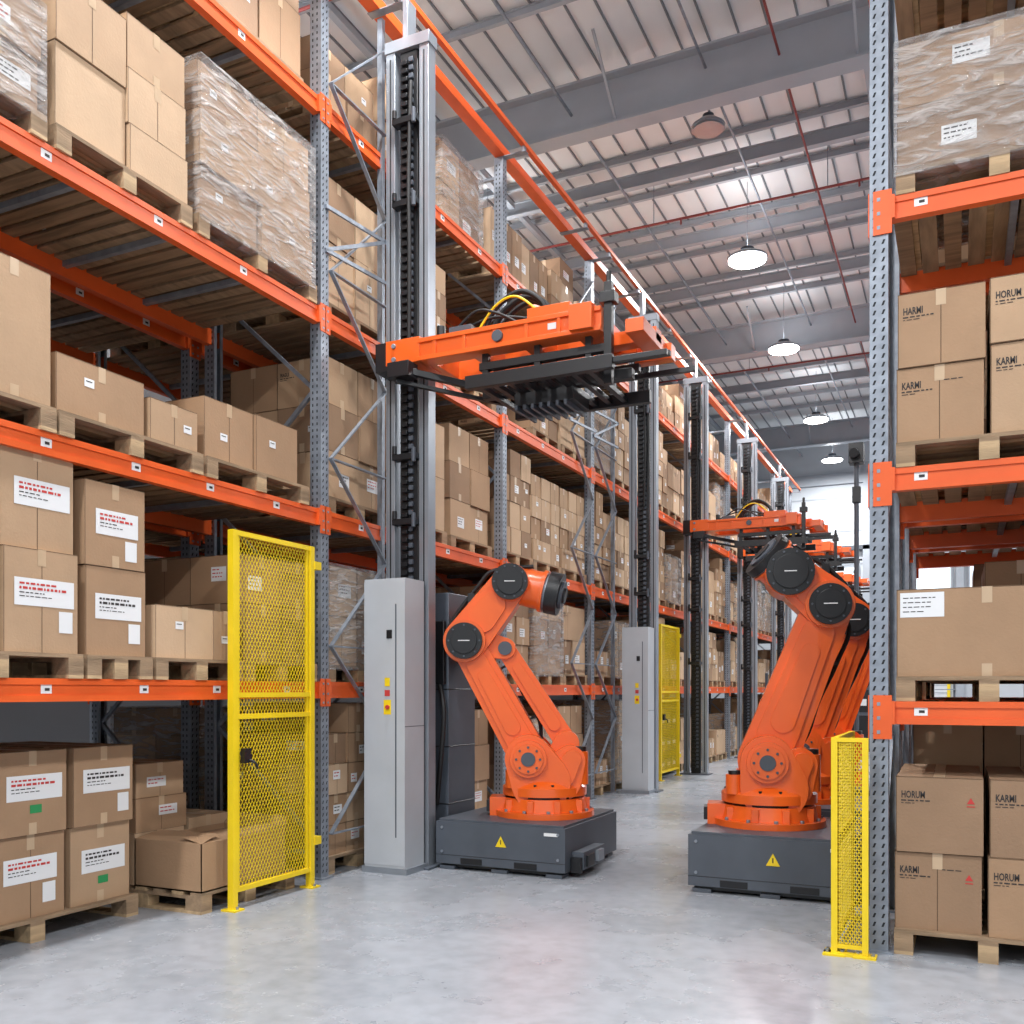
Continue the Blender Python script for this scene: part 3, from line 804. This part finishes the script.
    for t, k in ((.0, -.10), (.2, -.22), (.45, -.21), (.7, -.23), (.95, -.20)):
        p = Sv+dv*t+off*k
        pts.append((p.x, .12, p.y))
    p = (Ev+Wv)/2
    pts.append((p.x+.05, .22, p.y))
    mb.tube(pts, .018, M['rubber'])
    for t in (.25, .7):
        p = Sv+dv*t; mb.bar((p.x, .12, p.y), (p.x-off.x*.24, .12, p.y-off.y*.24), .04, .02, bk)
    mb.obj('manipulator', (0, 0, ptop), rot, parent=root, bevel=.012)
    return root
robot((-3.27, 7.6, 0), math.radians(22), .42, (-.72, .45, -.64, .6), (-.13, .50), (-.68, 1.50), (-.29, 2.0), (.14, 1.90), link=((.19, .62), (-.34, 1.44)), la=(.165, .14))
for yy in (7.62, 9.42, 11.2):
    robot((-1.36, yy, 0), math.radians(12), .45, (-.47, .72, -.67, .6), (-.02, .50), (.44, 1.70), (.15, 1.95), (-.04, 2.12), wr=.185, tr=.19, la=(.22, .18))

mb = MB()
mb.cyl((0, 0, 0), (0, 0, .03), .16, M['dgrey']); mb.cyl((0, 0, .03), (0, 0, 4.5), .03, M['dgrey'], n=12)
mb.box(-.09, .09, -.1, .1, 4.4, 4.65, M['black']); mb.cyl((-.02, -.1, 4.52), (-.02, -.2, 4.5), .06, M['black']); mb.box(-.05, .05, -.05, .05, 3.9, 4.1, M['black'])
mb.obj('camera_sensor_pole', (-1.2, 12.9, 0), bevel=.004)

# ---------------------------------------------------------------- room shell
ZC = 10.7
mb = MB(); mb.box(-8.6, 12, -8, 36.2, -.2, 0, M['floor']); mb.obj('floor', smooth=False)
mb = MB(); mb.box(-8.6, 12, -8, 36.2, ZC, ZC+.2, M['roof'])
x = -8.4
while x < 12:
    mb.box(x-.013, x+.013, -8, 36, ZC-.03, ZC, M['roofrib']); x += .40
mb.obj('ceiling', smooth=False)
mb = MB()
def ibeam_x(y, zb, zt, w, m, tf=.03):
    mb.box(-8.6, 12, y-w/2, y+w/2, zb, zb+tf, m); mb.box(-8.6, 12, y-w/2, y+w/2, zt-tf, zt, m); mb.box(-8.6, 12, y-.012, y+.012, zb+tf, zt-tf, m)
G = (3.0, 13.1, 23.4, 33.0)
for y in G: ibeam_x(y, 9.65, 10.4, .30, M['steel'], .035)
y = -7
while y < 35.8:
    if min(abs(y-q) for q in G) > .5: ibeam_x(y, 10.56, ZC-.03, .07, M['steel'], .012)
    y += 1.33
for y in (8, 15.9, 18.4, 20.9, 28.2): ibeam_x(y+.01, 10.25, 10.48, .12, M['steel'], .015)
for x in (-7.5, -1.2, 5.2, 11): mb.box(x-.05, x+.05, -8, 36, 10.4, 10.5, M['steel'])
for y in G:
    for x in (-4.5, -1.2, 2.1, 5.2):
        mb.bar((x, y, 9.7), (x, y+1.0, 10.45), .035, .035, M['steel']); mb.bar((x, y, 9.7), (x, y-1.0, 10.45), .035, .035, M['steel'])
mb.obj('roof_beams', smooth=False)
mb = MB()
for y in (9.5, 16.6, 25.2): mb.cyl((-8.5, y, 9.9), (11.9, y, 9.9), .022, M['redpipe'], n=10)
mb.cyl((-2.2, -8, 10.05), (-2.2, 35.8, 10.05), .018, M['redpipe'], n=10)
mb.cyl((-3.2, -8, 10.15), (-3.2, 35.8, 10.15), .02, M['galv'], n=10)
mb.cyl((-5.2, -8, 10.0), (-5.2, 35.8, 10.0), .022, M['galv'], n=10)
mb.cyl((.4, -8, 10.0), (.4, 35.8, 10.0), .022, M['galv'], n=10)
for y in (9.5, 16.6, 25.2):
    for x in range(-8, 12, 3): mb.cyl((x, y, 9.9), (x, y, 10.64), .008, M['galv'], n=6); mb.cyl((x+.5, y, 9.8), (x+.5, y, 9.9), .018, M['redpipe'], n=6)
mb.obj('sprinkler_pipes')
mb = MB()
mb.box(-8.6, 12, 36, 36.2, 0, ZC, M['wall'])
for z in (2.4, 3.6, 4.8, 6.0, 7.2, 8.4): mb.box(-8.6, 12, 35.98, 36, z, z+.05, M['steel'])
for x in (-6, -3, 0, 3, 6, 9): mb.box(x-.12, x+.12, 35.8, 36, 0, 9.6, M['steel'])
mb.box(-8.6, 12, 35.85, 36, 8.9, 9.3, M['steel']); mb.box(-8.6, 12, 35.8, 36, 6.5, 6.65, M['dgrey'])
mb.obj('wall_back', smooth=False)
mb = MB(); mb.box(-8.8, -8.6, -8, 36.2, 0, ZC, M['walldk'])
for z in (2.4, 4.8, 7.2): mb.box(-8.6, -8.58, -8, 36, z, z+.05, M['steel'])
mb.obj('wall_left', smooth=False)
mb = MB(); mb.box(12, 12.2, -8, 36.2, 0, ZC, M['wall'])
for z in (2.4, 4.8, 7.2): mb.box(11.98, 12, -8, 36, z, z+.05, M['steel'])
mb.obj('wall_right', smooth=False)
for i, (x0, x1, z0, z1) in enumerate([(-2.8, -.3, 5.0, 5.9), (-5.8, -3.3, 5.0, 5.9), (.3, 2.8, 5.0, 5.9)]):
    mb = MB(); mb.box(x0, x1, 35.93, 35.95, z0, z1, M['glass'])
    for a in ((x0-.06, x0), (x1, x1+.06), ((x0+x1)/2-.02, (x0+x1)/2+.02)): mb.box(a[0], a[1], 35.9, 35.98, z0-.06, z1+.06, M['steel'])
    mb.box(x0, x1, 35.9, 35.98, z0-.06, z0, M['steel']); mb.box(x0, x1, 35.9, 35.98, z1, z1+.06, M['steel'])
    mb.obj('window_%d' % (i+1), smooth=False)
mb = MB()
mb.box(-2.6, -.4, 35.9, 35.96, 0, 3.2, M['white'])
for k in range(12): mb.box(-2.6, -.4, 35.88, 35.9, .1+k*.26, .12+k*.26, M['steel'])
for x in (-2.7, -.4): mb.box(x, x+.1, 35.85, 35.97, 0, 3.3, M['yellow'])
mb.box(-2.7, -.3, 35.85, 35.97, 3.2, 3.35, M['dgrey'])
mb.obj('door_1', smooth=False)

def bench(x, y):
    mb = MB()
    mb.box(x-.9, x+.9, y-.4, y+.4, .86, .9, M['wood'])
    for a in (-.85, .85):
        for b2 in (-.35, .35): mb.box(x+a-.03, x+a+.03, y+b2-.03, y+b2+.03, 0, .86, M['dgrey'])
        mb.box(x+a-.03, x+a+.03, y+.32, y+.38, .9, 1.9, M['dgrey'])
    mb.box(x-.88, x+.88, y-.3, y+.3, .28, .31, M['dgrey']); mb.box(x-.88, x+.88, y+.2, y+.4, 1.5, 1.53, M['galv'])
    mb.box(x-.6, x-.2, y-.2, y+.2, .32, .6, M['card'][1]); mb.box(x+.1, x+.6, y-.2, y+.25, .32, .7, M['card'][0])
    mb.box(x-.2, x+.3, y+.0, y+.04, 1.05, 1.35, M['black']); mb.box(x+.03, x+.07, y-.02, y+.06, .9, 1.1, M['black']); mb.box(x+.4, x+.8, y-.2, y+.2, .9, 1.15, M['white'])
    mb.obj('packing_bench', smooth=False)
bench(-3.3, 22.6); bench(-3.2, 28.5); bench(-1.0, 30.0)
for (x, y, h) in ((-3.9, 30.6, 2.2), (-2.9, 30.8, 1.7), (-1.9, 33.0, 2.4), (-4.3, 33.5, 2.6), (-2.3, 24.8, 1.6)):
    mb = MB(); mb.box(x-.35, x+.35, y-.3, y+.3, .08, h, M['dgrey']); mb.box(x-.3, x+.3, y-.305, y-.3, .2, h*.55, M['black']); mb.box(x-.3, x+.3, y-.305, y-.3, h*.6, h-.1, M['black'])
    mb.box(x-.37, x+.37, y-.32, y+.32, 0, .08, M['black']); mb.box(x+.1, x+.25, y-.31, y-.305, h*.7, h*.8, M['label'])
    mb.obj('equipment_cabinet', smooth=False)
for (x, y, v) in ((-3.4, 24.4, 2), (-2.6, 31.9, 6), (-1.6, 26.5, 4), (-.2, 27.5, 0)):
    inst(VAR[v][1], 'carton_pallet', (x, y, 0), -math.pi/2)

# ---------------------------------------------------------------- lights
def lampfix(x, y, z, on=True, s=1.0):
    mb = MB()
    mb.cyl((0, 0, .09), (0, 0, .17), .35*s, M['alu'], r1=.22*s, n=32); mb.cyl((0, 0, .055), (0, 0, .09), .36*s, M['alu'], n=32)
    mb.cyl((0, 0, .17), (0, 0, .26), .12*s, M['dgrey'], n=20); mb.cyl((0, 0, .26), (0, 0, ZC-z-.035), .006, M['galv'], n=6)
    mb.cyl((0, 0, .03), (0, 0, .055), .33*s, M['lamp'] if on else M['alu'], n=32)
    o = mb.obj('high_bay_lamp', (x, y, z))
    if on:
        l = bpy.data.lights.new('lamp_light', 'AREA'); l.shape = 'DISK'; l.size = .62; l.energy = 430; l.color = (.985, .992, 1)
        lo = bpy.data.objects.new('lamp_light', l); scene.collection.objects.link(lo); lo.parent = o; lo.location = (0, 0, .015)
        l = bpy.data.lights.new('added_ceiling_fill', 'AREA'); l.shape = 'DISK'; l.size = .5; l.energy = 16; l.color = (.96, .98, 1)  # added fill aimed upward to brighten the ceiling, not part of the fixture
        lo = bpy.data.objects.new('added_ceiling_fill', l); scene.collection.objects.link(lo); lo.parent = o; lo.location = (0, 0, .3); lo.rotation_euler = (math.pi, 0, 0)
for x, y in ((-3.4, -4.5), (-3.4, .5), (-3.4, 6.0), (-3.47, 17.3), (-3.63, 22.2), (-3.74, 28.4), (-3.9, 33.6)): lampfix(x, y, 9.2)
lampfix(-3.43, 14.2, 9.9, on=False, s=.7)
for y in (-4.5, 0.5, 6.0, 11.5, 17, 22.5, 28): lampfix(3.6, y, 9.2)
for y in (2, 9, 15.5): lampfix(-7.8, y, 9.2)

w = bpy.data.worlds.new('World'); scene.world = w; w.use_nodes = True
bg = w.node_tree.nodes['Background']; bg.inputs['Color'].default_value = (.90, .95, 1, 1); bg.inputs['Strength'].default_value = .95

# ---------------------------------------------------------------- camera
cam = bpy.data.cameras.new('camera'); co = bpy.data.objects.new('camera', cam); scene.collection.objects.link(co)
cam.sensor_width = 36; cam.lens = 36*950/1024; cam.shift_y = (690-512)/1024
co.location = (0, 0, 1.5); co.rotation_euler = (math.radians(90), 0, math.radians(25.25))
cam.clip_end = 200
scene.camera = co
